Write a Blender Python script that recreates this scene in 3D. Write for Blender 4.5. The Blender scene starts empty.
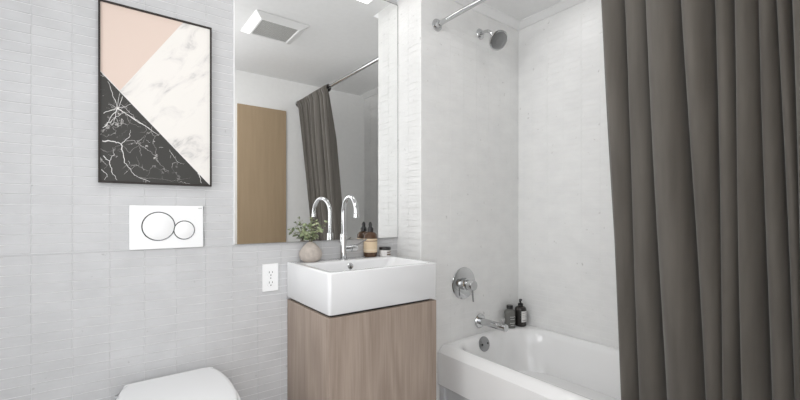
import bpy, bmesh, math, random
from mathutils import Vector, Matrix
random.seed(7)
PI = math.pi
C = bpy.context.scene.collection
S = bpy.context.scene

# ------------------------------------------------------------------ camera
cam_d = bpy.data.cameras.new('camera'); cam = bpy.data.objects.new('camera', cam_d); C.objects.link(cam)
cam_d.sensor_width = 36.0; cam_d.lens = 391.0 / 800 * 36
cam_d.shift_y = 13.5 / 800
cam_d.clip_start = 0.02
cam.location = (0, -1.71, 1.10)
cam.rotation_euler = (PI / 2, 0, -math.radians(36.7525))
S.camera = cam

# ------------------------------------------------------------------ world, lights, exposure
w = bpy.data.worlds.new('world'); S.world = w; w.use_nodes = True
w.node_tree.nodes['Background'].inputs[0].default_value = (0.95, 0.97, 1.0, 1)
w.node_tree.nodes['Background'].inputs[1].default_value = 1.75

def area(name, loc, target, sx, sy, power, col=(1, 1, 1)):
    d = bpy.data.lights.new(name, 'AREA'); d.shape = 'RECTANGLE'; d.size = sx; d.size_y = sy
    d.energy = power; d.color = col
    o = bpy.data.objects.new(name, d); C.objects.link(o); o.location = loc
    v = Vector(target) - Vector(loc)
    o.rotation_euler = v.to_track_quat('-Z', 'Y').to_euler()
    return o
wl = area('left_fill_light', (-0.84, -0.90, 1.50), (1.0, -0.95, 1.42), 0.75, 1.1, 4.8, (1.0, 0.995, 0.98)); wl.data.spread = math.radians(130)  # added fill, stands in for light coming from the left
area('doorway_fill', (0.06, -2.3, 1.35), (0.35, 0.0, 1.1), 0.9, 1.8, 7.6, (0.98, 0.99, 1.0))  # added fill behind the camera, shining in through the doorway
al = area('wall_fill', (-0.50, -0.05, 1.70), (0.45, -1.60, 1.50), 0.35, 0.6, 3.9, (1.0, 0.99, 0.98)); al.data.spread = math.radians(125)  # added fill for the opposite wall; no fixture hangs here
area('shower_fill', (1.70, -0.56, 2.255), (1.62, -1.20, 0.6), 0.22, 0.24, 0.95, (1.0, 0.99, 0.98))  # added fill to brighten the shower, kept out of the mirror view
area('room_fill', (0.32, -0.86, 2.255), (1.70, -0.75, 0.9), 0.32, 0.35, 6.2, (1.0, 0.99, 0.98))  # added unseen fill aimed at the shower, not a known fitting
S.view_settings.view_transform = 'Standard'
S.view_settings.look = 'None'
S.view_settings.gamma = 1.0
S.view_settings.use_curve_mapping = False
S.view_settings.exposure = 0.06
S.cycles.max_bounces = 14; S.cycles.diffuse_bounces = 8; S.cycles.glossy_bounces = 6
S.cycles.transmission_bounces = 10

# ------------------------------------------------------------------ materials
def mat(name, col=(.8, .8, .8), rough=.5, metal=0., **kw):
    m = bpy.data.materials.new(name); m.use_nodes = True
    b = m.node_tree.nodes['Principled BSDF']
    b.inputs['Base Color'].default_value = (*col, 1)
    b.inputs['Roughness'].default_value = rough
    b.inputs['Metallic'].default_value = metal
    for k, v in kw.items():
        b.inputs[k.replace('_', ' ')].default_value = v
    return m
def nd(m, t, **kw):
    n = m.node_tree.nodes.new(t)
    for k, v in kw.items(): setattr(n, k, v)
    return n
def lk(m, a, b): m.node_tree.links.new(a, b)
def bsdf(m): return m.node_tree.nodes['Principled BSDF']
def noise_col(m, c1, c2, scale, stretch=(1, 1, 1), detail=4, lo=.35, hi=.65, bump=0., rough=.55, dist=0.002):
    tc = nd(m, 'ShaderNodeTexCoord'); mp = nd(m, 'ShaderNodeMapping'); mp.inputs['Scale'].default_value = stretch
    nz = nd(m, 'ShaderNodeTexNoise'); nz.inputs['Scale'].default_value = scale; nz.inputs['Detail'].default_value = detail
    nz.inputs['Roughness'].default_value = rough
    rp = nd(m, 'ShaderNodeValToRGB'); rp.color_ramp.elements[0].position = lo; rp.color_ramp.elements[1].position = hi
    rp.color_ramp.elements[0].color = (*c1, 1); rp.color_ramp.elements[1].color = (*c2, 1)
    lk(m, tc.outputs['Object'], mp.inputs['Vector']); lk(m, mp.outputs[0], nz.inputs['Vector'])
    lk(m, nz.outputs['Fac'], rp.inputs['Fac']); lk(m, rp.outputs['Color'], bsdf(m).inputs['Base Color'])
    if bump:
        bp = nd(m, 'ShaderNodeBump'); bp.inputs['Strength'].default_value = bump; bp.inputs['Distance'].default_value = dist
        lk(m, nz.outputs['Fac'], bp.inputs['Height']); lk(m, bp.outputs[0], bsdf(m).inputs['Normal'])
    return m, mp, nz, rp

def tile_mat(name, lo, hi, rough, bump):
    """pale honed stone: cloudy tone plus a few small dark pits"""
    m = mat(name, rough=rough)
    m, mp, nz, rp = noise_col(m, lo, hi, 9, (1, 1, 1.6), 6, .3, .7, 0)
    tc = [n for n in m.node_tree.nodes if n.type == 'TEX_COORD'][0]
    sp = nd(m, 'ShaderNodeTexNoise'); sp.inputs['Scale'].default_value = 38; sp.inputs['Detail'].default_value = 3
    lk(m, tc.outputs['Object'], sp.inputs['Vector'])
    r2 = nd(m, 'ShaderNodeValToRGB'); r2.color_ramp.elements[0].position = .70; r2.color_ramp.elements[1].position = .78
    r2.color_ramp.elements[0].color = (1, 1, 1, 1); r2.color_ramp.elements[1].color = (.72, .71, .70, 1)
    lk(m, sp.outputs['Fac'], r2.inputs['Fac'])
    mx = nd(m, 'ShaderNodeMix', data_type='RGBA', blend_type='MULTIPLY'); mx.inputs[0].default_value = 1
    lk(m, rp.outputs['Color'], mx.inputs[6]); lk(m, r2.outputs['Color'], mx.inputs[7])
    lk(m, mx.outputs[2], bsdf(m).inputs['Base Color'])
    fine = nd(m, 'ShaderNodeTexNoise'); fine.inputs['Scale'].default_value = 55; fine.inputs['Detail'].default_value = 5
    lk(m, mp.outputs[0], fine.inputs['Vector'])
    bp = nd(m, 'ShaderNodeBump'); bp.inputs['Strength'].default_value = bump; bp.inputs['Distance'].default_value = .0015
    lk(m, fine.outputs['Fac'], bp.inputs['Height']); lk(m, bp.outputs[0], bsdf(m).inputs['Normal'])
    return m
M_tile_toned = tile_mat('stone_tile_toned_down', (.525, .525, .531), (.585, .585, .591), .45, .25)  # same tile as the shower, darkened to offset stronger light here
M_tile_lifted = tile_mat('stone_tile_light_lifted', (.79, .79, .785), (.85, .85, .84), .38, .3)  # same tile as the back wall, lightened to offset weak shower light
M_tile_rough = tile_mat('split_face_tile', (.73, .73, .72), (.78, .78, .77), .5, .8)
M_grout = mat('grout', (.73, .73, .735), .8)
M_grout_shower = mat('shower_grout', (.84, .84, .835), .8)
M_paint = noise_col(mat('white_wall_paint', rough=.7), (.86, .86, .855), (.88, .88, .875), 30, bump=.05)[0]
M_ceil = noise_col(mat('ceiling_paint', rough=.8), (.84, .84, .84), (.86, .86, .86), 30, bump=.05)[0]
M_trim = mat('white_trim_paint', (.86, .86, .86), .45)
M_floor = noise_col(mat('floor_stone', rough=.5), (.42, .41, .40), (.5, .49, .48), 6)[0]
M_chrome = mat('chrome', (.60, .605, .61), .07, 1.)
M_chrome_soft = mat('satin_chrome', (.36, .365, .37), .28, 1.)
M_mirror = mat('mirror_silver', (.93, .935, .93), .0, 1.)
M_edge = mat('mirror_channel', (.33, .33, .33), .35, .8)
M_ceramic = mat('white_ceramic', (.80, .803, .81), .12, Coat_Weight=.4, Coat_Roughness=.05)
M_tub = mat('tub_enamel', (.89, .89, .89), .16, Coat_Weight=.3)
M_tub_panel = mat('tub_skirt_grey', (.62, .625, .64), .4)
M_plastic = mat('white_plastic', (.88, .88, .88), .25)
M_seat = mat('toilet_seat_plastic', (.84, .845, .85), .22)
M_black = mat('black_plastic', (.012, .011, .011), .35)
M_dark = mat('dark_slot', (.03, .03, .03), .6)
M_ring = mat('dark_ring_chrome', (.16, .165, .17), .2, .9)
M_line = mat('engraved_grey_line', (.30, .30, .31), .4)
M_amber = mat('amber_glass', (.13, .075, .045), .1, Transmission_Weight=.35, IOR=1.3)
M_greyglass = mat('smoky_glass', (.26, .26, .245), .12, Transmission_Weight=.35, IOR=1.3)
M_brownbottle = mat('dark_brown_bottle', (.034, .030, .028), .2)
M_cream = mat('cream_label', (.68, .54, .37), .6)
M_creamdark = mat('label_print_brown', (.16, .10, .06), .6)
M_label = mat('white_label', (.74, .73, .72), .6)
M_greyprint = mat('grey_print', (.35, .34, .34), .6)
M_vase = noise_col(mat('matt_stoneware', rough=.85), (.41, .365, .325), (.50, .445, .40), 60, bump=.3)[0]
M_stem = mat('brown_green_stem', (.17, .14, .07), .7)
M_leaf = noise_col(mat('eucalyptus_leaf', rough=.55), (.10, .15, .065), (.42, .46, .28), 35)[0]
M_frame = mat('dark_bronze_frame', (.020, .014, .011), .65)
M_pink = mat('pink_print', (.71, .575, .50), .55)
M_grille = mat('fan_grille_grey', (.47, .47, .455), .6)
M_door = noise_col(mat('oak_door_veneer', rough=.5), (.385, .285, .18), (.43, .32, .205), 5, (9, 9, .6), 8, .3, .7)[0]
M_lamp = mat('lamp_diffuser', (.9, .9, .9), .5, Emission_Color=(1, .98, .95, 1), Emission_Strength=4.)

def oak():
    m = mat('limed_oak_veneer', rough=.55)
    tc = nd(m, 'ShaderNodeTexCoord'); mp = nd(m, 'ShaderNodeMapping'); mp.inputs['Scale'].default_value = (1, 1, .11)
    wob = nd(m, 'ShaderNodeTexNoise'); wob.inputs['Scale'].default_value = 4.5; wob.inputs['Detail'].default_value = 2
    lk(m, tc.outputs['Object'], mp.inputs['Vector']); lk(m, mp.outputs[0], wob.inputs['Vector'])
    mul = nd(m, 'ShaderNodeMath', operation='MULTIPLY'); mul.inputs[1].default_value = 17
    fr = nd(m, 'ShaderNodeMath', operation='PINGPONG'); fr.inputs[1].default_value = 1
    lk(m, wob.outputs['Fac'], mul.inputs[0]); lk(m, mul.outputs[0], fr.inputs[0])
    mp2 = nd(m, 'ShaderNodeMapping'); mp2.inputs['Scale'].default_value = (1, 1, .04)
    fn = nd(m, 'ShaderNodeTexNoise'); fn.inputs['Scale'].default_value = 140; fn.inputs['Detail'].default_value = 4
    lk(m, tc.outputs['Object'], mp2.inputs['Vector']); lk(m, mp2.outputs[0], fn.inputs['Vector'])
    mx = nd(m, 'ShaderNodeMix', data_type='FLOAT'); mx.inputs[0].default_value = .72
    lk(m, fr.outputs[0], mx.inputs[2]); lk(m, fn.outputs['Fac'], mx.inputs[3])
    rp = nd(m, 'ShaderNodeValToRGB')
    rp.color_ramp.elements[0].position = .2; rp.color_ramp.elements[0].color = (.28, .218, .175, 1)
    rp.color_ramp.elements[1].position = .75; rp.color_ramp.elements[1].color = (.42, .337, .28, 1)
    lk(m, mx.outputs[0], rp.inputs['Fac']); lk(m, rp.outputs['Color'], bsdf(m).inputs['Base Color'])
    bp = nd(m, 'ShaderNodeBump'); bp.inputs['Strength'].default_value = .15; bp.inputs['Distance'].default_value = .001
    lk(m, fn.outputs['Fac'], bp.inputs['Height']); lk(m, bp.outputs[0], bsdf(m).inputs['Normal'])
    return m
M_oak = oak()

def white_marble():
    m = mat('white_marble_print', rough=.55)
    tc = nd(m, 'ShaderNodeTexCoord'); mp = nd(m, 'ShaderNodeMapping')
    m0 = nd(m, 'ShaderNodeMapping'); m0.inputs['Rotation'].default_value = (0, math.radians(47), 0)
    lk(m, tc.outputs['Object'], m0.inputs['Vector']); mp.inputs['Scale'].default_value = (1, 1, 2.4)
    lk(m, m0.outputs[0], mp.inputs['Vector'])
    n1 = nd(m, 'ShaderNodeTexNoise'); n1.inputs['Scale'].default_value = 6.5; n1.inputs['Detail'].default_value = 8
    n1.inputs['Roughness'].default_value = .62; n1.inputs['Distortion'].default_value = .6
    lk(m, mp.outputs[0], n1.inputs['Vector'])
    r = nd(m, 'ShaderNodeValToRGB'); e = r.color_ramp.elements
    e[0].position = .28; e[0].color = (.34, .33, .32, 1)
    e[1].position = .50; e[1].color = (.80, .77, .73, 1)
    x = e.new(.36); x.color = (.58, .56, .54, 1); x = e.new(.42); x.color = (.74, .71, .68, 1)
    lk(m, n1.outputs['Fac'], r.inputs['Fac']); lk(m, r.outputs['Color'], bsdf(m).inputs['Base Color'])
    return m
def black_marble():
    m = mat('black_marble_print', rough=.5)
    tc = nd(m, 'ShaderNodeTexCoord')
    dn = nd(m, 'ShaderNodeTexNoise'); dn.inputs['Scale'].default_value = 9; dn.inputs['Detail'].default_value = 5
    lk(m, tc.outputs['Object'], dn.inputs['Vector'])
    mx = nd(m, 'ShaderNodeMix', data_type='RGBA', blend_type='LINEAR_LIGHT'); mx.inputs[0].default_value = .13
    lk(m, tc.outputs['Object'], mx.inputs[6]); lk(m, dn.outputs['Color'], mx.inputs[7])
    v = nd(m, 'ShaderNodeTexVoronoi', feature='DISTANCE_TO_EDGE'); v.inputs['Scale'].default_value = 10
    lk(m, mx.outputs[2], v.inputs['Vector'])
    r = nd(m, 'ShaderNodeValToRGB'); r.color_ramp.elements[0].position = .0; r.color_ramp.elements[1].position = .015
    r.color_ramp.elements[0].color = (1, 1, 1, 1); r.color_ramp.elements[1].color = (0, 0, 0, 1)
    lk(m, v.outputs['Distance'], r.inputs['Fac'])
    mk = nd(m, 'ShaderNodeTexNoise'); mk.inputs['Scale'].default_value = 14; mk.inputs['Detail'].default_value = 3
    lk(m, tc.outputs['Object'], mk.inputs['Vector'])
    rk = nd(m, 'ShaderNodeValToRGB'); rk.color_ramp.elements[0].position = .47; rk.color_ramp.elements[1].position = .62
    lk(m, mk.outputs['Fac'], rk.inputs['Fac'])
    ml = nd(m, 'ShaderNodeMath', operation='MULTIPLY'); lk(m, r.outputs['Color'], ml.inputs[0]); lk(m, rk.outputs['Color'], ml.inputs[1])
    cm = nd(m, 'ShaderNodeMix', data_type='RGBA'); cm.inputs[6].default_value = (.026, .024, .020, 1); cm.inputs[7].default_value = (.62, .60, .58, 1)
    lk(m, ml.outputs[0], cm.inputs[0]); lk(m, cm.outputs[2], bsdf(m).inputs['Base Color'])
    return m
M_wmarble = white_marble(); M_bmarble = black_marble()
M_vein = mat('white_vein_print', (.74, .73, .71), .5)
M_vein2 = mat('grey_vein_print', (.30, .29, .275), .5)

def fabric():
    m = mat('taupe_grey_curtain_fabric', (.125, .115, .105), .85, Sheen_Weight=.35, Sheen_Roughness=.4)
    m, mp, nz, rp = noise_col(m, (.090, .081, .071), (.126, .115, .101), 26, (1, 1, .06), 5, .3, .7)
    tc = [n for n in m.node_tree.nodes if n.type == 'TEX_COORD'][0]
    wv = nd(m, 'ShaderNodeTexWave', bands_direction='Z'); wv.inputs['Scale'].default_value = 260
    lk(m, tc.outputs['Object'], wv.inputs['Vector'])
    bp = nd(m, 'ShaderNodeBump'); bp.inputs['Strength'].default_value = .1; bp.inputs['Distance'].default_value = .0005
    lk(m, wv.outputs['Fac'], bp.inputs['Height']); lk(m, bp.outputs[0], bsdf(m).inputs['Normal'])
    return m
M_fabric = fabric()

# ------------------------------------------------------------------ helpers
def obj(name, bm, mats, parent=None, smooth=False, bevel=0, seg=2, sub=0, auto=None):
    bmesh.ops.recalc_face_normals(bm, faces=bm.faces)
    me = bpy.data.meshes.new(name); bm.to_mesh(me); bm.free()
    for m in (mats if isinstance(mats, (list, tuple)) else [mats]): me.materials.append(m)
    o = bpy.data.objects.new(name, me); C.objects.link(o)
    if smooth:
        for p in me.polygons: p.use_smooth = True
        if auto is not None:
            for e in me.edges: pass
            me.set_sharp_from_angle(angle=math.radians(auto))
    if bevel:
        b = o.modifiers.new('bevel', 'BEVEL'); b.width = bevel; b.segments = seg; b.limit_method = 'ANGLE'; b.angle_limit = math.radians(35)
        for p in me.polygons: p.use_smooth = True
        b.harden_normals = True
    if sub:
        s = o.modifiers.new('subsurf', 'SUBSURF'); s.levels = sub; s.render_levels = sub
    if parent is not None:
        o.parent = parent
        o.matrix_parent_inverse = Matrix.Translation(-parent.location)
    return o
def thing(name, label, cat, loc, group=None):
    o = bpy.data.objects.new(name, None); C.objects.link(o); o.location = loc; o.empty_display_size = .05
    o['label'] = label; o['category'] = cat
    if group: o['group'] = group
    return o
def tag(o, label, cat, group=None):
    o['label'] = label; o['category'] = cat
    if group: o['group'] = group
    return o
def struct(name, bm, m, **k):
    o = obj(name, bm, m, **k); o['kind'] = 'structure'; return o
def box(bm, a, b, mi=0):
    x0, y0, z0 = a; x1, y1, z1 = b
    v = [bm.verts.new(p) for p in ((x0, y0, z0), (x1, y0, z0), (x1, y1, z0), (x0, y1, z0), (x0, y0, z1), (x1, y0, z1), (x1, y1, z1), (x0, y1, z1))]
    for q in ((0, 1, 2, 3), (4, 5, 6, 7), (0, 1, 5, 4), (1, 2, 6, 5), (2, 3, 7, 6), (3, 0, 4, 7)):
        f = bm.faces.new([v[i] for i in q]); f.material_index = mi
    return v
def B(a, b):
    bm = bmesh.new(); box(bm, a, b); return bm
def axes(d):
    d = Vector(d).normalized(); h = Vector((0, 0, 1)) if abs(d.z) < .95 else Vector((1, 0, 0))
    u = d.cross(h).normalized(); return d, u, u.cross(d)
def lathe(bm, prof, c, d=(0, 0, 1), n=32, mi=0):
    """prof: list of (radius, height along d) ; caps where radius is 0 or at the ends"""
    c = Vector(c); d, u, v = axes(d); rings = []
    for r, h in prof:
        if r <= 1e-6: rings.append([bm.verts.new(c + d * h)])
        else: rings.append([bm.verts.new(c + d * h + (u * math.cos(2 * PI * i / n) + v * math.sin(2 * PI * i / n)) * r) for i in range(n)])
    for a, b in zip(rings, rings[1:]):
        for i in range(n):
            j = (i + 1) % n
            if len(a) == 1 and len(b) == 1: continue
            if len(a) == 1: f = bm.faces.new([a[0], b[i], b[j]])
            elif len(b) == 1: f = bm.faces.new([a[i], a[j], b[0]])
            else: f = bm.faces.new([a[i], a[j], b[j], b[i]])
            f.material_index = mi
    for r in (rings[0], rings[-1]):
        if len(r) > 1:
            f = bm.faces.new(r); f.material_index = mi
    return bm
def L(prof, c, d=(0, 0, 1), n=32): return lathe(bmesh.new(), prof, c, d, n)
def tube(bm, pts, rad, n=16, mi=0):
    pts = [Vector(p) for p in pts]; rings = []
    r = rad if isinstance(rad, (list, tuple)) else [rad] * len(pts)
    up = None
    for k, p in enumerate(pts):
        t = (pts[min(k + 1, len(pts) - 1)] - pts[max(k - 1, 0)]).normalized()
        if up is None: _, u, _ = axes(t)
        else: u = (up - t * up.dot(t)).normalized()
        up = u; v = t.cross(u)
        rings.append([bm.verts.new(p + (u * math.cos(2 * PI * i / n) + v * math.sin(2 * PI * i / n)) * r[k]) for i in range(n)])
    for a, b in zip(rings, rings[1:]):
        for i in range(n):
            j = (i + 1) % n; f = bm.faces.new([a[i], a[j], b[j], b[i]]); f.material_index = mi
    for q in (rings[0], rings[-1]):
        f = bm.faces.new(q); f.material_index = mi
    return bm
def T(pts, rad, n=16): return tube(bmesh.new(), pts, rad, n)
def loft(bm, loops, cap0=True, cap1=True, mi=0):
    R = [[bm.verts.new(p) for p in l] for l in loops]; n = len(R[0])
    for a, b in zip(R, R[1:]):
        for i in range(n):
            j = (i + 1) % n; f = bm.faces.new([a[i], a[j], b[j], b[i]]); f.material_index = mi
    if cap0: bm.faces.new(R[0]).material_index = mi
    if cap1: bm.faces.new(R[-1]).material_index = mi
    return bm
def rrect(x0, x1, y0, y1, r, z, k=8):
    """rounded rectangle loop; r may be one radius or four (x1y1, x0y1, x0y0, x1y0)"""
    rr = r if isinstance(r, (list, tuple)) else (r,) * 4; out = []
    for (cx, cy, a0), q in zip(((x1, y1, 0), (x0, y1, PI / 2), (x0, y0, PI), (x1, y0, 1.5 * PI)), rr):
        sx = -1 if cx == x1 else 1; sy = -1 if cy == y1 else 1
        for i in range(k + 1):
            a = a0 + PI / 2 * i / k
            X = cx + sx * q + q * math.cos(a); Y = cy + sy * q + q * math.sin(a)
            out.append((X, Y, z(X, Y) if callable(z) else z))
    return out

# ------------------------------------------------------------------ the room shell
YB = -0.202      # plumbing wall plane
XW = 1.2575      # return wall plane
XT = 2.045        # wall behind the tub
YO = -1.64       # wall opposite the mirror
CZ = 2.265       # ceiling
TX, TZ = .1015, .032
def tiles(bm, org, du, dn, u0, u1, z0, z1, ua, za, gap=.0009, prot=.0015, mi=1, zgap=None):
    """raised bevelled tiles, long side along du, over a wall plane; org gives the plane point at u=0,z=0; dn points into the room"""
    zgap = zgap or gap * 2.2
    org = Vector(org); du = Vector(du); dn = Vector(dn); Z = Vector((0, 0, 1)); bv = .0007
    i0 = math.floor((u0 - ua) / TX); i1 = math.ceil((u1 - ua) / TX)
    k0 = math.floor((z0 - za) / TZ); k1 = math.ceil((z1 - za) / TZ)
    for i in range(i0, i1):
        a = max(u0, ua + i * TX + gap / 2); b = min(u1, ua + (i + 1) * TX - gap / 2)
        if b - a < .004: continue
        for k in range(k0, k1):
            c = max(z0, za + k * TZ + zgap / 2); d = min(z1, za + (k + 1) * TZ - zgap / 2)
            if d - c < .004: continue
            h = prot + random.uniform(-.0002, .0002); tl = random.uniform(-.00022, .00022)
            lo = [bm.verts.new(org + du * x + Z * y + dn * .0) for x, y in ((a, c), (b, c), (b, d), (a, d))]
            hi = [bm.verts.new(org + du * x + Z * y + dn * (h + s * tl)) for x, y, s in ((a + bv, c + bv, -1), (b - bv, c + bv, -1), (b - bv, d - bv, 1), (a + bv, d - bv, 1))]
            for q in range(4):
                f = bm.faces.new([lo[q], lo[(q + 1) % 4], hi[(q + 1) % 4], hi[q]]); f.material_index = mi
            bm.faces.new(hi).material_index = mi
ZA = .969
bm = B((-.86, 0, 0), (XW, .12, CZ))
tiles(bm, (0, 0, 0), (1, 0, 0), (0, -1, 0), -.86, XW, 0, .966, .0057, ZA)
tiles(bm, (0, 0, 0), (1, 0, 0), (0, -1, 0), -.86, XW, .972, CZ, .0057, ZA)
struct('wall_back', bm, [M_grout, M_tile_toned])
bm = B((XW, YB + .02, 0), (XW + .12, .12, CZ)); 
for f in bm.faces: f.material_index = 0
tiles(bm, (XW, 0, 0), (0, 1, 0), (-1, 0, 0), YB, 0, 0, CZ, YB, ZA, .0006, .0004, zgap=.0008)
struct('wall_wing', bm, [M_grout_shower, M_tile_rough])
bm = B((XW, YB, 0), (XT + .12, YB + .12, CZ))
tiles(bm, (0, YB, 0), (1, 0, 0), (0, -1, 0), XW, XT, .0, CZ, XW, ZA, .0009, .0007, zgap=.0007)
struct('wall_plumbing', bm, [M_grout_shower, M_tile_lifted])
bm = B((XT, YO - .12, 0), (XT + .12, YB, CZ))
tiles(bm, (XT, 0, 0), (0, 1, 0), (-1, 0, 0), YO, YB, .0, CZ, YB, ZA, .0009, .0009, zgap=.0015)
struct('wall_tub', bm, [M_grout_shower, M_tile_lifted])
# wall opposite the mirror, with the doorway the camera stands in
DX0, DX1 = -.46, .60
bm = bmesh.new()
box(bm, (-.86, YO - .12, 0), (DX0, YO, CZ)); box(bm, (DX1, YO - .12, 0), (XT, YO, CZ)); box(bm, (DX0, YO - .12, 2.06), (DX1, YO, CZ))
struct('wall_opposite', bm, M_paint)
# unseen left wall; its window opening is added for the fill light
bm = bmesh.new()
box(bm, (-.98, YO - .12, 0), (-.86, .12, .93)); box(bm, (-.98, YO - .12, 2.07), (-.86, .12, CZ))
box(bm, (-.98, YO - .12, .93), (-.86, -1.32, 2.07)); box(bm, (-.98, -.48, .93), (-.86, .12, 2.07))
struct('wall_left', bm, M_paint)
bm = bmesh.new()
for a_, b_ in (((-.95, -1.32, .93), (-.90, -1.28, 2.07)), ((-.95, -.52, .93), (-.90, -.48, 2.07)), ((-.95, -1.28, .93), (-.90, -.52, .97)), ((-.95, -1.28, 2.03), (-.90, -.52, 2.07)), ((-.94, -.915, .97), (-.91, -.885, 2.03))):
    box(bm, a_, b_)
struct('added_window', bm, M_trim)  # unseen window frame, added to go with the left fill
struct('floor', B((-.98, -2.6, -.05), (XT + .12, .12, 0)), M_floor)
struct('ceiling', B((-.98, YO - .12, CZ), (XT + .12, .12, CZ + .06)), M_ceil)
# joint bead between the lower and the upper tiling
struct('trim_1', B((-.86, -.0025, .9672), (XW - .0015, .001, .9700)), M_tile_toned)
# crown moulding over the tub
def crown(name, pts_fn, m=M_trim):
    prof = [(0, 2.236), (.012, 2.236), (.020, 2.243), (.040, 2.257), (.050, 2.2605), (.050, CZ), (0, CZ)]
    bm = bmesh.new(); a = [bm.verts.new(pts_fn(p, z, 0)) for p, z in prof]; b = [bm.verts.new(pts_fn(p, z, 1)) for p, z in prof]
    for i in range(len(prof)):
        j = (i + 1) % len(prof); bm.faces.new([a[i], a[j], b[j], b[i]])
    bm.faces.new(a); bm.faces.new(b)
    return struct(name, bm, m)
crown('trim_2', lambda p, z, e: (XW if e == 0 else XT - p, YB - p, z))
crown('trim_3', lambda p, z, e: (XT - p, YB - p if e == 0 else YO, z))
# door seen in the mirror
bm = B((.838, YO, .005), (1.243, YO + .012, 1.992))
d = struct('door_1', bm, M_door, bevel=.0015)
# ------------------------------------------------------------------ bathtub
ox0, ox1, oy0, oy1 = 1.369, XT - .003, YO + .003, YB - .003
def zt(dz): return lambda x, y: .417 + .012 * (x - ox0) / (ox1 - ox0) + dz
bm = bmesh.new()
ix0, ix1, iy0, iy1 = 1.428, 2.004, -1.622, -.245
R4 = (.22, .11, .07, .07)
def inner(d, z, dr=0, head=0, endm=0):
    return rrect(ix0 + d, ix1 - d, iy0 + d + head, iy1 - d - endm, [r - dr + head * .5 for r in R4], z)
loft(bm, [rrect(ox0 + .006, ox1, oy0, oy1, .002, .212), rrect(ox0, ox1, oy0, oy1, .002, .219),
          rrect(ox0, ox1, oy0, oy1, .002, .300), rrect(ox0, ox1, oy0, oy1, .002, zt(-.034)),
          rrect(ox0 + .017, ox1, oy0, oy1, .004, zt(-.0165)), rrect(ox0 + .028, ox1 - .001, oy0, oy1 - .001, .005, zt(-.0075)),
          rrect(ox0 + .038, ox1 - .002, oy0 + .002, oy1 - .002, .006, zt(-.002)),
          inner(-.012, zt(0)), inner(0, zt(-.003)), inner(.010, zt(-.012)), inner(.018, zt(-.03)),
          inner(.024, .35), inner(.030, .31, 0, .0), inner(.036, .27, 0, .008), inner(.043, .23, 0, .03, .002), inner(.051, .19, 0, .06, .004),
          inner(.061, .15, 0, .09, .008), inner(.074, .115, 0, .12, .014), inner(.092, .088, .01, .15, .022), inner(.118, .068, .03, .18, .034), inner(.155, .058, .05, .21, .05), inner(.19, .055, .07, .24, .07)],
     cap0=True, cap1=True)
tub = thing('bathtub', 'white enamelled bathtub built in along the tiled wall', 'bathtub', (1.70, -.92, 0))
obj('tub_basin', bm, M_tub, tub, smooth=True, auto=40)
bm = B((ox0 + .030, oy0, .0), (ox0 + .05, oy1, .213)); box(bm, (ox0 + .012, oy1 - .03, 0), (ox0 + .05, oy1, .213))
obj('tub_apron', bm, M_tub_panel, tub, bevel=.003)
ov = (1.655, -.2630, .383)
ovd = Vector((0, -1, .25)).normalized()
op = obj('overflow_plate', L([(.0, 0), (.039, 0), (.0405, .003), (.039, .007), (.030, .010), (0, .011)], ov, ovd), M_chrome_soft, tub, smooth=True, auto=50)
for s in (-1, 1):
    obj('screw', L([(.0055, 0), (.0055, .002), (.003, .003), (0, .003)], Vector(ov) + Vector((s * .022, 0, 0)) + ovd * .0098, ovd, 12), M_dark, op)
obj('drain', L([(.035, 0), (.035, .003), (.028, .005), (.0, .002)], (1.73, -.52, .055)), M_chrome, tub, smooth=True, auto=40)

# ------------------------------------------------------------------ vanity and basin
SX0, SX1, SY0, SZ0, SZ1 = .642, 1.169, -.419, .726, .883
sink = thing('washbasin', 'white rectangular ceramic washbasin on the oak vanity', 'sink', (.9065, -.21, SZ0))
bm = bmesh.new()
q = .004
bx0, bx1, by0, by1 = SX0 + .022, SX1 - .022, SY0 + .020, -.125
loft(bm, [rrect(SX0 + .004, SX1 - .004, SY0 + .004, -q, (.003, .003, .010, .010), SZ0), rrect(SX0, SX1, SY0, -q, (.003, .003, .013, .013), SZ0 + .005),
          rrect(SX0, SX1, SY0, -q, (.003, .003, .013, .013), SZ1 - .006), rrect(SX0 + .0018, SX1 - .0018, SY0 + .0018, -q, (.003, .003, .012, .012), SZ1 - .0018), rrect(SX0 + .005, SX1 - .005, SY0 + .005, -q - .002, (.003, .003, .010, .010), SZ1),
          rrect(bx0, bx1, by0, by1, .03, SZ1), rrect(bx0 + .004, bx1 - .004, by0 + .003, by1 - .003, .03, SZ1 - .002),
          rrect(bx0 + .008, bx1 - .010, by0 + .006, by1 - .005, .03, SZ1 - .012),
          rrect(bx0 + .020, bx1 - .055, by0 + .012, by1 - .010, .035, SZ1 - .055),
          rrect(bx0 + .035, bx1 - .085, by0 + .02, by1 - .018, .04, SZ1 - .085),
          rrect(bx0 + .07, bx1 - .12, by0 + .05, by1 - .05, .05, SZ1 - .098)])
obj('basin', bm, M_ceramic, sink, smooth=True, auto=50)
bm = bmesh.new(); lathe(bm, [(.0085, 0), (.0145, 0), (.015, .002), (.0125, .004), (.0085, .003)], (.893, by1 - .0065, SZ1 - .026), (0, -1, .12), 28)
oring = obj('overflow_ring', bm, M_chrome, sink, smooth=True, auto=40)
obj('overflow_hole', L([(.0, 0), (.0085, 0), (.0085, .0012), (0, .0012)], (.893, by1 - .0065, SZ1 - .026), (0, -1, .12), 20), M_line, oring)
obj('drain', L([(.032, 0), (.032, .003), (.024, .005), (.0, .005)], (.89, -.25, SZ1 - .098)), M_chrome, sink, smooth=True, auto=40)

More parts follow.
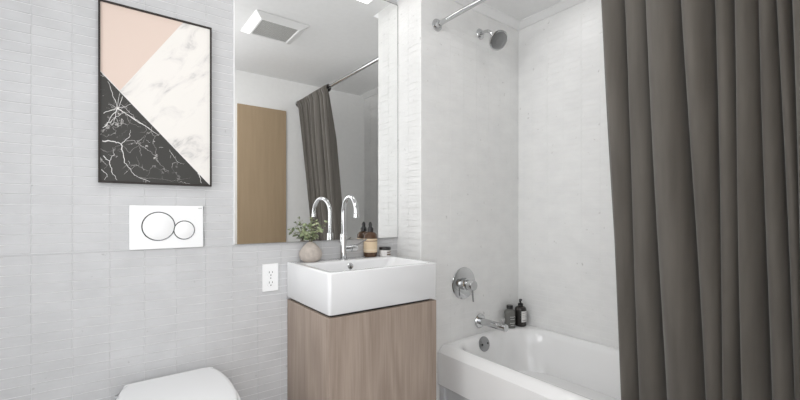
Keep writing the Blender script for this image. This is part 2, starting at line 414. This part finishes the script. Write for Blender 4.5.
van = thing('vanity_cabinet', 'light greyish oak vanity cabinet under the white washbasin', 'cabinet', (.9065, -.21, 0))
VZ = SZ0 - .010
bm = bmesh.new()
box(bm, (SX0 + .002, SY0 + .022, .10), (SX0 + .020, -.004, VZ)); box(bm, (SX1 - .020, SY0 + .022, .10), (SX1 - .002, -.004, VZ))
box(bm, (SX0 + .020, SY0 + .022, .10), (SX1 - .020, -.004, .118)); box(bm, (SX0 + .020, -.016, .118), (SX1 - .020, -.004, VZ))
obj('carcass', bm, M_oak, van, bevel=.001)
obj('door', B((SX0 + .002, SY0 + .002, .102), (SX1 - .002, SY0 + .0205, VZ)), M_oak, van, bevel=.0012)
obj('gap_shade_block', B((SX0 + .014, SY0 + .032, VZ - .02), (SX1 - .014, -.018, SZ0 - .0003)), M_dark, van)  # dark block painting the shadow in the gap under the basin
obj('plinth', B((SX0 + .03, SY0 + .06, 0), (SX1 - .03, -.01, .10)), M_dark, van)

# ------------------------------------------------------------------ faucet
fx, fy, LZ = .887, -.078, SZ1
fa = thing('basin_faucet', 'tall chrome gooseneck faucet on the washbasin ledge', 'faucet', (fx, fy, LZ))
obj('body', L([(.021, 0), (.021, .004), (.0150, .006), (.0150, .118), (.0135, .121), (.0095, .122), (0, .122)], (fx, fy, LZ)), M_chrome, fa, smooth=True, auto=40)
r = .075; zc = 1.102; sw = -.019
pts = [(fx, fy, LZ + .118), (fx, fy, zc)] + [(fx + sw * (1 - math.cos(a)) / 2, fy - r + r * math.cos(a), zc + r * math.sin(a)) for a in [PI * k / 20 for k in range(1, 20)]] + [(fx + sw, fy - 2 * r, zc), (fx + sw, fy - 2 * r, zc - .004)]
obj('spout', T(pts, .0095, 20), M_chrome, fa, smooth=True, auto=40)
obj('aerator', L([(.0115, 0), (.0115, .017), (.0095, .019), (0, .019)], (fx + sw, fy - 2 * r, zc - .020)), M_chrome, fa, smooth=True, auto=40)
h = obj('handle', L([(.0145, .010), (.0145, .036), (.0125, .0365), (.0125, .040), (.0165, .041), (.0165, .070), (.015, .072), (0, .072)], (fx, fy, LZ + .052), (1, 0, 0)), M_chrome, fa, smooth=True, auto=40)
obj('lever', T([(fx + .060, fy, LZ + .062), (fx + .085, fy - .004, LZ + .072), (fx + .122, fy - .008, LZ + .092)], [.0044, .0040, .0036], 10), M_chrome_soft, h, smooth=True, auto=40)

# ------------------------------------------------------------------ bottle and jar on the ledge
def band(prof_r, z0, z1, c, n=40, a0=0, a1=2 * PI, t=.0006):
    bm = bmesh.new(); c = Vector(c); rows = []
    for zz in (z0, z1):
        rows.append([(bm.verts.new(c + Vector((prof_r * math.cos(a), prof_r * math.sin(a), zz))), bm.verts.new(c + Vector(((prof_r + t) * math.cos(a), (prof_r + t) * math.sin(a), zz)))) for a in [a0 + (a1 - a0) * i / n for i in range(n + 1)]])
    for i in range(n):
        bm.faces.new([rows[0][i][1], rows[0][i + 1][1], rows[1][i + 1][1], rows[1][i][1]])
        bm.faces.new([rows[0][i][0], rows[1][i][0], rows[1][i + 1][0], rows[0][i + 1][0]])
        bm.faces.new([rows[1][i][1], rows[1][i + 1][1], rows[1][i + 1][0], rows[1][i][0]])
        bm.faces.new([rows[0][i][0], rows[0][i + 1][0], rows[0][i + 1][1], rows[0][i][1]])
    if a1 - a0 < 2 * PI - .01:
        for i in (0, n): bm.faces.new([rows[0][i][0], rows[0][i][1], rows[1][i][1], rows[1][i][0]])
    else: bmesh.ops.remove_doubles(bm, verts=bm.verts, dist=1e-6)
    return bm
bc = (1.0600, -.041, LZ)
bt = thing('soap_bottle', 'amber bottle with cream label and black dropper top beside the faucet', 'bottle', bc)
obj('bottle_body', L([(.0, 0), (.030, 0), (.0335, .003), (.034, .008), (.034, .102), (.0325, .111), (.027, .119), (.016, .124), (.0135, .126), (.0135, .132), (0, .132)], bc, n=48), M_amber, bt, smooth=True, auto=50)
lb = obj('label', band(.0342, .023, .091, bc), M_cream, bt, smooth=True, auto=40)
bm = band(.0350, .078, .082, bc, a0=-PI * .95, a1=-.05 * PI)
obj('label_print', bm, M_creamdark, lb)
obj('label_stripe', band(.0350, .034, .0365, bc), mat('pale_label_line', (.78, .72, .6), .6), lb)
dr = obj('dropper_cap', L([(.0155, .126), (.0155, .142), (.0125, .145), (.0105, .148), (.0085, .152), (.0095, .158), (.0085, .166), (.005, .173), (0, .175)], bc, n=24), M_black, bt, smooth=True, auto=50)
jc = (1.142, -.052, LZ)
jr = thing('cream_jar', 'small white jar with black lid at the ledge corner', 'jar', jc)
obj('jar_body', L([(0, 0), (.027, 0), (.0295, .002), (.0295, .029), (.027, .031), (0, .031)], jc, n=40), M_label, jr, smooth=True, auto=45)
obj('lid', L([(.0285, .031), (.030, .032), (.030, .043), (.0285, .045), (0, .045)], jc, n=40), M_black, jr, smooth=True, auto=45)
for z0, z1 in ((.018, .0225), (.006, .0115)):
    obj('label_print', band(.0297, z0, z1, jc, n=14, a0=math.radians(-105), a1=math.radians(-42)), M_creamdark, jr)

# ------------------------------------------------------------------ vase and eucalyptus
vc = (.733, -.055, LZ)
vs = obj('bud_vase', L([(0, 0), (.028, 0), (.033, .002), (.044, .012), (.050, .024), (.0515, .034), (.048, .048), (.036, .066), (.022, .080), (.0125, .087), (.0115, .090), (.009, .090), (.009, .07), (0, .06)], (0, 0, 0), n=48), M_vase, smooth=True, auto=80)
vs.location = vc
tag(vs, 'round beige stoneware bud vase on the washbasin ledge', 'vase')
def leaf(bm, p, d, n, ln, wd, mi=1):
    p = Vector(p); d = Vector(d).normalized(); s = d.cross(Vector(n)).normalized(); n = s.cross(d)
    mid = []; lf = []; rt = []
    for t in (0, .2, .45, .7, .9, 1):
        ww = wd * math.sin(PI * min(1, t * .93 + .05)) ** .8; cu = -n * ln * .25 * t * t
        q = p + d * ln * t + cu
        mid.append(bm.verts.new(q)); lf.append(bm.verts.new(q + s * ww * .5 + n * ww * .12)); rt.append(bm.verts.new(q - s * ww * .5 + n * ww * .12))
    for i in range(5):
        for a, b in ((mid, lf), (rt, mid)):
            f = bm.faces.new([a[i], a[i + 1], b[i + 1], b[i]]); f.material_index = mi; f.smooth = True
def sprig(tip, mid, label, nl):
    base = Vector(vc) + Vector((0, 0, .072)); t1 = Vector(vc) + Vector(mid); t2 = Vector(vc) + Vector(tip)
    o = thing('eucalyptus_sprig', label, 'sprig', tuple(base), 'eucalyptus sprigs in the beige vase')
    cur = []
    neck = Vector(vc) + Vector((mid[0] * .06, mid[1] * .06, .092))
    for i in range(13):
        t = i / 12
        a = base.lerp(neck, t); b = neck.lerp(t1, t); c = t1.lerp(t2, t)
        cur.append(a.lerp(b, t).lerp(b.lerp(c, t), t) if t > 0 else base)
    obj('stem', T(cur, [.0014 - .0007 * i / 12 for i in range(13)], 6), M_stem, o, smooth=True)
    bm = bmesh.new()
    for k in range(nl):
        t = .38 + .62 * k / (nl - 1); f = t * 12; i = min(11, int(f)); p = cur[i].lerp(cur[i + 1], f - i)
        td = (cur[i + 1] - cur[i]).normalized(); _, u, v = axes(td)
        for s in (0, PI):
            a = k * 1.9 + s + random.uniform(-.5, .5)
            dd = td * random.uniform(.25, .7) + (u * math.cos(a) + v * math.sin(a))
            ln = random.uniform(.017, .026) * (1.05 - .35 * (t - .38))
            leaf(bm, p, dd, Vector((random.uniform(-.5, .5), random.uniform(-1, 0), 1)), ln, ln * .72, 0)
    leaf(bm, cur[-1], cur[-1] - cur[-2], (0, -1, .5), .012, .007, 0)
    obj('leaves', bm, M_leaf, o)
sprig((-.056, -.016, .140), (-.020, -.008, .120), 'eucalyptus sprig leaning furthest left over the vase towards the outlet', 6)
sprig((-.040, .020, .172), (-.012, .004, .130), 'eucalyptus sprig rising up to the left, second from the left', 6)
sprig((-.006, -.022, .192), (-.002, -.006, .140), 'eucalyptus sprig standing nearly upright in the middle of the vase', 7)
sprig((.036, .016, .182), (.010, .004, .135), 'eucalyptus sprig leaning slightly right towards the faucet', 7)
sprig((.070, -.012, .176), (.022, -.004, .128), 'eucalyptus sprig reaching furthest right, closest to the faucet', 7)
sprig((.026, -.036, .145), (.008, -.012, .120), 'short eucalyptus sprig bending forward over the front of the vase', 5)

# ------------------------------------------------------------------ mirror
mx0, mx1, mz0, mz1 = .4184, 1.2545, .9725, 2.2235
mr = thing('wall_mirror', 'large frameless wall mirror above the washbasin', 'mirror', ((mx0 + mx1) / 2, -.004, mz0))
obj('mirror_glass', B((mx0, -.009, mz0), (mx1, -.002, mz1)), M_mirror, mr)
bm = bmesh.new()
box(bm, (mx0, -.0105, mz0 - .002), (mx1, -.002, mz0)); box(bm, (mx0, -.0105, mz1), (mx1, -.002, mz1 + .003)); box(bm, (mx1 - .0, -.0105, mz0), (mx1 + .0016, -.002, mz1))
obj('edge_channel', bm, M_edge, mr)
obj('polished_edge', B((mx0 - .0035, -.0095, mz0), (mx0, -.002, mz1)), M_trim, mr)

# ------------------------------------------------------------------ framed picture
px0, px1, pz0, pz1 = -.0272, .3295, 1.2072, 1.8360
pf = thing('framed_picture', 'framed print of pink, white marble and black marble triangles', 'picture', ((px0 + px1) / 2, -.002, pz0))
fw, fd = .0060, .022
bm = bmesh.new()
box(bm, (px0, -fd, pz0), (px0 + fw, -.0025, pz1)); box(bm, (px1 - fw, -fd, pz0), (px1, -.0025, pz1))
box(bm, (px0 + fw, -fd, pz0), (px1 - fw, -.0025, pz0 + fw)); box(bm, (px0 + fw, -fd, pz1 - fw), (px1 - fw, -.0025, pz1))
obj('picture_frame', bm, M_frame, pf)
yp = -.0165
TL = (px0 + fw, pz1 - fw); TR = (px1 - fw, pz1 - fw); BL = (px0 + fw, pz0 + fw); BR = (px1 - fw, pz0 + fw)
a_ = (.230, pz1 - fw); c_ = (px0 + fw, 1.590)
def diag(x): return c_[1] + (BR[1] - c_[1]) * (x - c_[0]) / (BR[0] - c_[0])
b_ = (.0325, diag(.0325))
bm = bmesh.new()
def poly(pts, mi, y=yp):
    f = bm.faces.new([bm.verts.new((x, y, z)) for x, z in pts]); f.material_index = mi
poly([TL, a_, b_, c_], 0); poly([a_, TR, BR, b_], 1); poly([c_, BR, BL], 2)
def ribbon(pts, w, mi, y):
    n = len(pts)
    for i in range(n - 1):
        (x0, z0), (x1, z1) = pts[i], pts[i + 1]; L_ = math.hypot(x1 - x0, z1 - z0) or 1; nx, nz = -(z1 - z0) / L_, (x1 - x0) / L_
        w0 = w[i] / 2; w1 = w[i + 1] / 2
        poly([(x0 + nx * w0, z0 + nz * w0), (x0 - nx * w0, z0 - nz * w0), (x1 - nx * w1, z1 - nz * w1), (x1 + nx * w1, z1 + nz * w1)], mi, y)
ribbon([c_, BR], [.0022, .0022], 3, yp - .0003)
# pixel-free layout: fractions of the print, u across, v down from the top
def uv(u, v): return (BL[0] + (BR[0] - BL[0]) * u, TL[1] + (BL[1] - TL[1]) * v)
def inblack(x, z): return z < diag(x) - .002 and x > BL[0] + .001 and z > BL[1] + .001
lay = [0]
def vein(knots, wid, mi=3, jit=.006, seg=7):
    pts = []
    for (u0, v0), (u1, v1) in zip(knots, knots[1:]):
        for k in range(seg):
            t = k / seg; pts.append((u0 + (u1 - u0) * t + random.uniform(-jit, jit), v0 + (v1 - v0) * t + random.uniform(-jit, jit) * .6))
    pts.append(knots[-1]); pts = [uv(*p) for p in pts]
    run = []; n = len(pts); lay[0] += 1; y = yp - .0004 - lay[0] * .000012
    for i, p in enumerate(pts):
        if inblack(*p): run.append((p, wid * .95 * (1 - .75 * i / n) * random.uniform(.6, 1.2)))
        else:
            if len(run) > 1: ribbon([q[0] for q in run], [q[1] for q in run], mi, y)
            run = []
    if len(run) > 1: ribbon([q[0] for q in run], [q[1] for q in run], mi, y)
star = (.14, .585)
for k, wd in (((.06, .44), .0022), ((.00, .63), .0034), ((.22, .46), .0018), ((.30, .54), .0016), ((.50, .715), .0040), ((.46, .70), .0025), ((.03, .70), .0030), ((.42, .68), .0016), ((.10, .68), .002), ((.17, .42), .0013)):
    vein([star, k], wd)
for _k in range(9):
    vein([(.14 + random.uniform(-.05, .05), .585 + random.uniform(-.03, .03)), (random.uniform(.02, .42), random.uniform(.52, .70))], .0011, 4 if _k % 3 else 3)
vein([(.0, .78), (.10, .775), (.17, .785), (.20, .89), (.28, .96), (.42, .995)], .0042)
vein([(.17, .785), (.24, .74), (.25, .70)], .0022)
vein([(.17, .785), (.24, .83), (.36, .76), (.38, .72)], .0015, 4)
vein([(.02, .86), (.07, .89), (.10, .96), (.14, 1.0)], .0034)
vein([(.07, .89), (.11, .85), (.10, .81)], .0018); vein([(.02, .70), (.12, .64), (.20, .60)], .0026)
vein([(.88, .93), (.915, .99)], .0034); vein([(.60, .80), (.66, .86), (.74, .88)], .0013); vein([(.30, .97), (.62, .985), (.80, .96)], .0010, 4)
vein([(.0, .93), (.06, .97), (.03, 1.0)], .0022); vein([(.20, .60), (.24, .66), (.34, .68)], .0018, 4); vein([(.23, .93), (.32, .90), (.30, .85)], .0014, 4)
for k in range(26):
    u = random.uniform(.02, .9); v = random.uniform(.5, .99); a = random.uniform(0, 6.28); l = random.uniform(.015, .05)
    vein([(u, v), (u + l * math.cos(a), v + l * .55 * math.sin(a))], random.uniform(.0006, .0013), 4 if k % 2 else 3, .004, 3)
me_print = obj('print', bm, [M_pink, M_wmarble, M_bmarble, M_vein, M_vein2], pf)
obj('backing_board', B((px0 + fw, -.0155, pz0 + fw), (px1 - fw, -.0045, pz1 - fw)), M_trim, pf)

# ------------------------------------------------------------------ flush plate
ax0, ax1, az0, az1 = .0605, .3065, .969, 1.130
fp = thing('flush_plate', 'white rectangular flush plate with two round buttons above the toilet', 'flush plate', ((ax0 + ax1) / 2, -.002, az0))
obj('plate', B((ax0, -.012, az0), (ax1 - .006, -.0025, az1)), M_plastic, fp, bevel=.0015)
bm = bmesh.new()
zs = [az0 + (az1 - az0) * i / 14 for i in range(15)]
A = [(bm.verts.new((ax1 - .0062, -.012, z)), bm.verts.new((ax1 - .001 + .0022 * math.sin((z - az0) / (az1 - az0) * 2 * PI + .4), -.0025, z)), bm.verts.new((ax1 - .0062, -.0025, z))) for z in zs]
for p, q_ in zip(A, A[1:]):
    for i in range(3): bm.faces.new([p[i], p[(i + 1) % 3], q_[(i + 1) % 3], q_[i]])
bm.faces.new(A[0]); bm.faces.new(A[-1])
obj('chrome_side', bm, M_chrome, fp, smooth=True, auto=30)
for (cx, cz, r_) in ((.1505, 1.0525, .054), (.2345, 1.0365, .0365)):
    rg = obj('button_ring', L([(r_ - .0028, 0), (r_, 0), (r_, .0022), (r_ - .0009, .0030), (r_ - .0028, .0022)], (cx, -.0118, cz), (0, -1, 0), 64), M_ring, fp, smooth=True, auto=40)
    rg.location = rg.location
    obj('flush_button', L([(0, 0), (r_ - .003, 0), (r_ - .003, .0018), (r_ - .005, .0028), (0, .0028)], (cx, -.0118 - (.0002 if r_ < .04 else 0), cz), (0, -1, 0), 64), M_plastic, fp, smooth=True, auto=40)
obj('printed_mark', B((.283, -.0123, 1.1195), (.296, -.0119, 1.1215)), M_line, fp)

# ------------------------------------------------------------------ outlet
uo = thing('power_outlet', 'white double power outlet on the tiled wall left of the washbasin', 'outlet', (.567, -.002, .762))
obj('cover_plate', B((.532, -.008, .7615), (.602, -.0022, .8815)), M_plastic, uo, bevel=.002)
for zc_ in (.8405, .7965):
    rc = obj('receptacle', L([(0, 0), (.0168, 0), (.0168, .0015), (.016, .0022), (0, .0022)], (.568, -.0078, zc_), (0, -1, 0), 32), M_plastic, uo, smooth=True, auto=40)
    bm = bmesh.new()
    for dx, hh in ((-.0068, .0042), (.0068, .0034)): box(bm, (.568 + dx - .0011, -.0104, zc_ + .004 - hh), (.568 + dx + .0011, -.0099, zc_ + .004 + hh))
    lathe(bm, [(0, 0), (.0026, 0), (.0026, .0005), (0, .0005)], (.568, -.0099, zc_ - .0085), (0, -1, 0), 14)
    obj('slots', bm, M_dark, rc)
obj('cover_screw', L([(0, 0), (.003, 0), (.0028, .0008), (0, .001)], (.568, -.0079, .8185), (0, -1, 0), 14), M_line, uo)

# ------------------------------------------------------------------ toilet
tx = .187
to = thing('wall_toilet', 'white wall-hung toilet with closed lid under the flush plate', 'toilet', (tx, -.28, .12))
def dloop(z, s=1., yb=-.042, yf=-.520, hw=.1665, back=.140, n=10):
    """D-shaped plan: narrow straight back, rounded sides, round front"""
    pts = []
    key = [(back - .018, yb), (back - .002, yb - .007), (back + .009, yb - .026), (hw * .955, yb - .066), (hw, yb - .15), (hw * 1.0, yb - .22), (hw * .955, yb - .30), (hw * .80, yb - .385), (hw * .52, yb - .445), (hw * .2, yf + .002)]
    rt = [(tx + x, y) for x, y in key]; lf = [(tx - x, y) for x, y in reversed(key)]
    cy = -.27
    return [(tx + (x - tx) * s, cy + (y - cy) * (s if y < cy else 1), z) for x, y in rt + lf]
def smoothloop(l):
    out = []; n = len(l)
    for i in range(n):
        p0, p1, p2, p3 = [Vector(l[(i + k) % n]) for k in (-1, 0, 1, 2)]
        straight = (i == n - 1)
        for t in (0, .33, .66):
            if straight: q = p1.lerp(p2, t)
            else: q = .5 * ((2 * p1) + (p2 - p0) * t + (2 * p0 - 5 * p1 + 4 * p2 - p3) * t * t + (3 * p1 - p0 - 3 * p2 + p3) * t ** 3)
            out.append(tuple(q))
    return out
def SL(*a, **k): return smoothloop(dloop(*a, **k))
bm = bmesh.new()
loft(bm, [SL(.12, .35, -.002, -.34, .12, .12), SL(.16, .62, -.002, -.40, .15, .14), SL(.28, .82, -.002, -.47, .17, .155), SL(.40, .95, -.002, -.50, .172, .16), SL(.452, .99, -.002, -.515, .172, .16), SL(.458, .975, -.003, -.515, .17, .158)])
obj('toilet_bowl', bm, M_ceramic, to, smooth=True, auto=50)
bm = bmesh.new()
loft(bm, [SL(.459, 1.0, -.05, -.524, .171, .150), SL(.462, 1.03, -.05, -.524, .171, .150), SL(.474, 1.03, -.05, -.524, .171, .150), SL(.476, 1.01, -.05, -.524, .171, .150)])
obj('seat', bm, M_seat, to, smooth=True, auto=50)
bm = bmesh.new()
loft(bm, [SL(.4765, .985), SL(.478, 1.0), SL(.492, 1.0), SL(.497, .992), SL(.500, .97), SL(.5015, .90)])
obj('lid', bm, M_seat, to, smooth=True, auto=50)
for s in (-1, 1):
    obj('hinge', L([(0, 0), (.008, 0), (.008, .03), (0, .03)], (tx + s * .152 - .015, -.052, .468), (1, 0, 0), 16), M_chrome_soft, to, smooth=True, auto=40)

# ------------------------------------------------------------------ shower fittings
RX, RZ = 1.362, 2.073
rod = thing('shower_curtain_rod', 'polished chrome shower curtain rod below the ceiling', 'rod', (RX, YB, RZ))
obj('rod', T([(RX, YB - .004, RZ), (RX, YO + .004, RZ)], .0125, 24), M_chrome, rod, smooth=True, auto=40)
for yy, dd in ((YB - .0018, -1), (YO, 1)):
    obj('wall_flange', L([(0, 0), (.031, 0), (.0315, .003), (.030, .007), (.018, .010), (.0165, .013), (.0165, .028), (.0125, .029), (0, .029)], (RX, yy, RZ), (0, dd, 0)), M_chrome, rod, smooth=True, auto=35)
sx_, sz_ = 1.692, 2.118
sh = thing('wall_shower', 'round chrome shower head on a short bent arm', 'shower head', (sx_, YB, sz_))
obj('wall_flange', L([(0, 0), (.030, 0), (.030, .003), (.024, .009), (.012, .012), (0, .012)], (sx_, YB - .0018, sz_), (0, -1, 0)), M_chrome, sh, smooth=True, auto=45)
hd = Vector((-.22, -.70, -.62)).normalized(); hc = Vector((1.706, -.325, 2.043))
bk = hc - hd * .055
obj('shower_arm', T([(sx_, YB - .01, sz_), (sx_, YB - .035, sz_ + .002), (sx_ + .001, YB - .058, sz_ - .003), (sx_ + .003, YB - .074, sz_ - .014), tuple(bk)], .0085, 16), M_chrome, sh, smooth=True, auto=40)
he = obj('spray_head', L([(0, -.062), (.013, -.062), (.014, -.045), (.022, -.038), (.034, -.030), (.050, -.012), (.0535, -.004), (.0535, .002), (.050, .004), (0, .004)], hc, hd, 48), M_chrome, sh, smooth=True, auto=40)
obj('spray_face', L([(0, 0), (.047, 0), (.0465, .0015), (.030, .0025), (.029, .0015), (.017, .0015), (.016, .003), (0, .003)], hc + hd * .004, hd, 48), M_chrome_soft, he, smooth=True, auto=25)
_, hu, hv = axes(hd)
obj('spray_lever', T([tuple(hc - hd * .008 + Vector((.044, 0, .025))), tuple(hc - hd * .010 + Vector((.072, .004, .040)))], [.004, .005], 10), M_chrome_soft, he, smooth=True)
vx, vz = 1.5565, .720
va = thing('shower_valve', 'round chrome shower mixer valve above the tub spout', 'valve', (vx, YB, vz))
obj('escutcheon', L([(0, 0), (.086, 0), (.087, .003), (.085, .007), (.078, .009), (0, .010)], (vx, YB - .0018, vz), (0, -1, 0), 64), M_chrome, va, smooth=True, auto=35)
hn = obj('handle', L([(.033, .008), (.033, .030), (.029, .033), (.0275, .034), (.0275, .078), (.0255, .081), (0, .081)], (vx, YB, vz - .004), (0, -1, 0), 40), M_chrome, va, smooth=True, auto=35)
obj('lever', T([(vx + .002, YB - .066, vz - .026), (vx + .008, YB - .068, vz - .092)], [.0048, .0042], 12), M_chrome_soft, hn, smooth=True, auto=40)
px_, pz_ = 1.690, .492
ts = thing('tub_spout', 'straight chrome tub spout pointing out over the bathtub', 'spout', (px_, YB, pz_))
obj('wall_flange', L([(0, 0), (.041, 0), (.041, .004), (.036, .009), (0, .010)], (px_, YB - .0018, pz_), (0, -1, 0), 40), M_chrome, ts, smooth=True, auto=35)
obj('spout_pipe', L([(.0195, .008), (.0195, .182), (.018, .186), (0, .186)], (px_, YB, pz_), (0, -1, 0), 32), M_chrome, ts, smooth=True, auto=35)
obj('diverter_knob', L([(.006, 0), (.006, .016), (.0095, .017), (.0095, .030), (.008, .032), (0, .032)], (px_, YB - .165, pz_ + .017), (0, 0, 1), 20), M_chrome, ts, smooth=True, auto=35)

# ------------------------------------------------------------------ bottles on the tub corner
c1 = (1.908, -.2425, .4268)
b1 = thing('shampoo_bottle', 'clear smoky bottle with black cap on the tub corner, nearer the spout', 'bottle', c1)
obj('bottle_body', L([(0, 0), (.029, 0), (.0315, .003), (.0315, .088), (.028, .100), (.018, .107), (.015, .109), (.015, .113), (0, .113)], c1, n=36), M_greyglass, b1, smooth=True, auto=45)
obj('cap', L([(.018, .111), (.018, .128), (.0165, .130), (0, .130)], c1, n=28), M_black, b1, smooth=True, auto=45)
for z0, z1, q_ in ((.066, .068, 60), (.052, .054, 50), (.030, .032, 60), (.018, .020, 45)):
    obj('label_print', band(.0317, z0, z1, c1, n=10, a0=math.radians(-110 - q_ / 2), a1=math.radians(-110 + q_ / 2)), M_label, b1)
c2 = (1.985, -.262, .4280)
b2 = thing('pump_bottle', 'dark brown pump bottle with white label in the tub corner', 'bottle', c2)
obj('bottle_body', L([(0, 0), (.030, 0), (.0335, .003), (.0335, .098), (.031, .108), (.022, .115), (.015, .118), (.015, .122), (0, .122)], c2, n=36), M_brownbottle, b2, smooth=True, auto=45)
lb = obj('label', band(.0337, .028, .092, c2, n=16, a0=math.radians(-135), a1=math.radians(-62)), M_label, b2, smooth=True, auto=40)
for z0, z1 in ((.080, .083), (.068, .070), (.058, .060), (.036, .041)):
    obj('label_print', band(.0344, z0, z1, c2, n=10, a0=math.radians(-126), a1=math.radians(-72)), M_greyprint, lb)
pm = obj('pump_head', L([(.0155, .120), (.0155, .132), (.006, .135), (.004, .137), (.004, .148), (.009, .149), (.009, .157), (.006, .159), (0, .159)], c2, n=24), M_black, b2, smooth=True, auto=45)
obj('pump_nozzle', T([(c2[0], c2[1], c2[2] + .154), (c2[0] - .022, c2[1] - .012, c2[2] + .153), (c2[0] - .030, c2[1] - .016, c2[2] + .147)], [.004, .0035, .003], 10), M_black, pm, smooth=True)

# ------------------------------------------------------------------ ceiling fittings seen in the mirror
vcx, vcy = .840, -.745
vt = thing('ceiling_vent', 'square white exhaust fan cover with grey grille on the ceiling', 'vent', (vcx, vcy, CZ))
bm = bmesh.new()
def sq(h_, z): return [(vcx - h_, vcy - h_, z), (vcx + h_, vcy - h_, z), (vcx + h_, vcy + h_, z), (vcx - h_, vcy + h_, z)]
loft(bm, [sq(.161, CZ - .0005), sq(.161, CZ - .005), sq(.121, CZ - .026), sq(.112, CZ - .026), sq(.110, CZ - .019)])
obj('cover', bm, M_trim, vt)
bm = bmesh.new()
for k in range(27):
    xx = vcx - .106 + k * .00815
    box(bm, (xx - .0028, vcy - .109, CZ - .022), (xx + .0028, vcy + .109, CZ - .0195))
obj('grille', bm, M_grille, vt)
cl = thing('ceiling_light', 'slim bright ceiling light close to the mirror wall', 'light', (.97, -.085, CZ))
obj('housing', B((.80, -.140, CZ - .012), (1.146, -.030, CZ - .0005)), M_trim, cl, bevel=.002)
obj('diffuser', B((.806, -.134, CZ - .0145), (1.140, -.036, CZ - .0121)), M_lamp, cl)

# ------------------------------------------------------------------ shower curtain
top = [-1.046, -1.051, -1.118, -1.178, -1.273, -1.358, -1.400, -1.446, -1.478, -1.506, -1.542, -1.572, -1.602]
bot = [-1.048, -1.055, -1.110, -1.197, -1.305, -1.346, -1.392, -1.454, -1.504, -1.524, -1.542, -1.558, -1.572]
NF = len(top) - 1; SG = 16
Zrows = [(.006, 2.044, 'b'), (.015, 2.058, 'b'), (.0185, 2.073, 'b'), (.0145, 2.088, 't'), (.0, 2.0935, 't'), (-.0145, 2.088, 't'), (-.0185, 2.073, 'h'), (-.015, 2.056, 'h'), (-.009, 2.044, 'h')]
zz = [2.03 - i * (2.03 - .30) / 44 for i in range(45)]
bm = bmesh.new(); rows = []
rnd = [random.uniform(.8, 1.15) for _ in range(NF)]; sk = [random.uniform(-.12, .12) for _ in range(NF)]
def curtain_pt(j, i, f):
    """j fold index, i step 0..SG, f 0 at the rod .. 1 at the hem"""
    t = i / SG
    y0 = top[j] + (bot[j] - top[j]) * f; y1 = top[j + 1] + (bot[j + 1] - top[j + 1]) * f
    wob = .004 * math.sin(6 * f + j * 1.7)
    wid = abs(y1 - y0)
    A_ = min(.086, .040 + wid * .60) * rnd[j]
    tt = t ** (.80 + sk[j])
    bulge = math.sin(PI * tt)
    minor = .0055 * math.sin(3 * PI * t + j) * math.sin(PI * t) * (1 if wid > .07 else 0)
    # rounded pleats: wide in front, pinched where they tuck back
    y = y0 + (y1 - y0) * (t - .165 * math.sin(2 * PI * t)) + wob * math.sin(PI * t)
    return A_ * bulge + minor, y
cols = [(j, i) for j in range(NF) for i in range(SG)] + [(NF - 1, SG)]
for dx, z, k in Zrows:
    row = []
    for j, i in cols:
        a, y = curtain_pt(j, i, 0)
        rp = .005 * math.sin(y * 210) + .004 * math.sin(y * 373)
        if k == 'b': x = RX + dx + abs(rp) * .6
        elif k == 't': x = RX + dx; z_ = z
        else: x = RX + dx - a * .35 - abs(rp) * .8
        row.append(bm.verts.new((x, y, z + (abs(rp) * .9 if k == 't' else 0))))
    rows.append(row)
for z in zz:
    f = (2.03 - z) / (2.03 - .30); row = []
    for j, i in cols:
        a, y = curtain_pt(j, i, f)
        amp = .45 + .55 * min(1, f * 5)
        base = RX + .012 + .170 * (1 - (1 - min(1, f)) ** 1.05)
        x = base - a * amp + .030 * min(1, f * 5)
        row.append(bm.verts.new((x - .012, y, z)))
    rows.append(row)
for a, b in zip(rows, rows[1:]):
    for i in range(len(cols) - 1): bm.faces.new([a[i], a[i + 1], b[i + 1], b[i]])
cu = obj('shower_curtain', bm, M_fabric, smooth=True)
so = cu.modifiers.new('solidify', 'SOLIDIFY'); so.thickness = .0018
ss = cu.modifiers.new('subsurf', 'SUBSURF'); ss.levels = 1; ss.render_levels = 1
tag(cu, 'dark taupe grey fabric shower curtain gathered on the chrome rod', 'curtain')
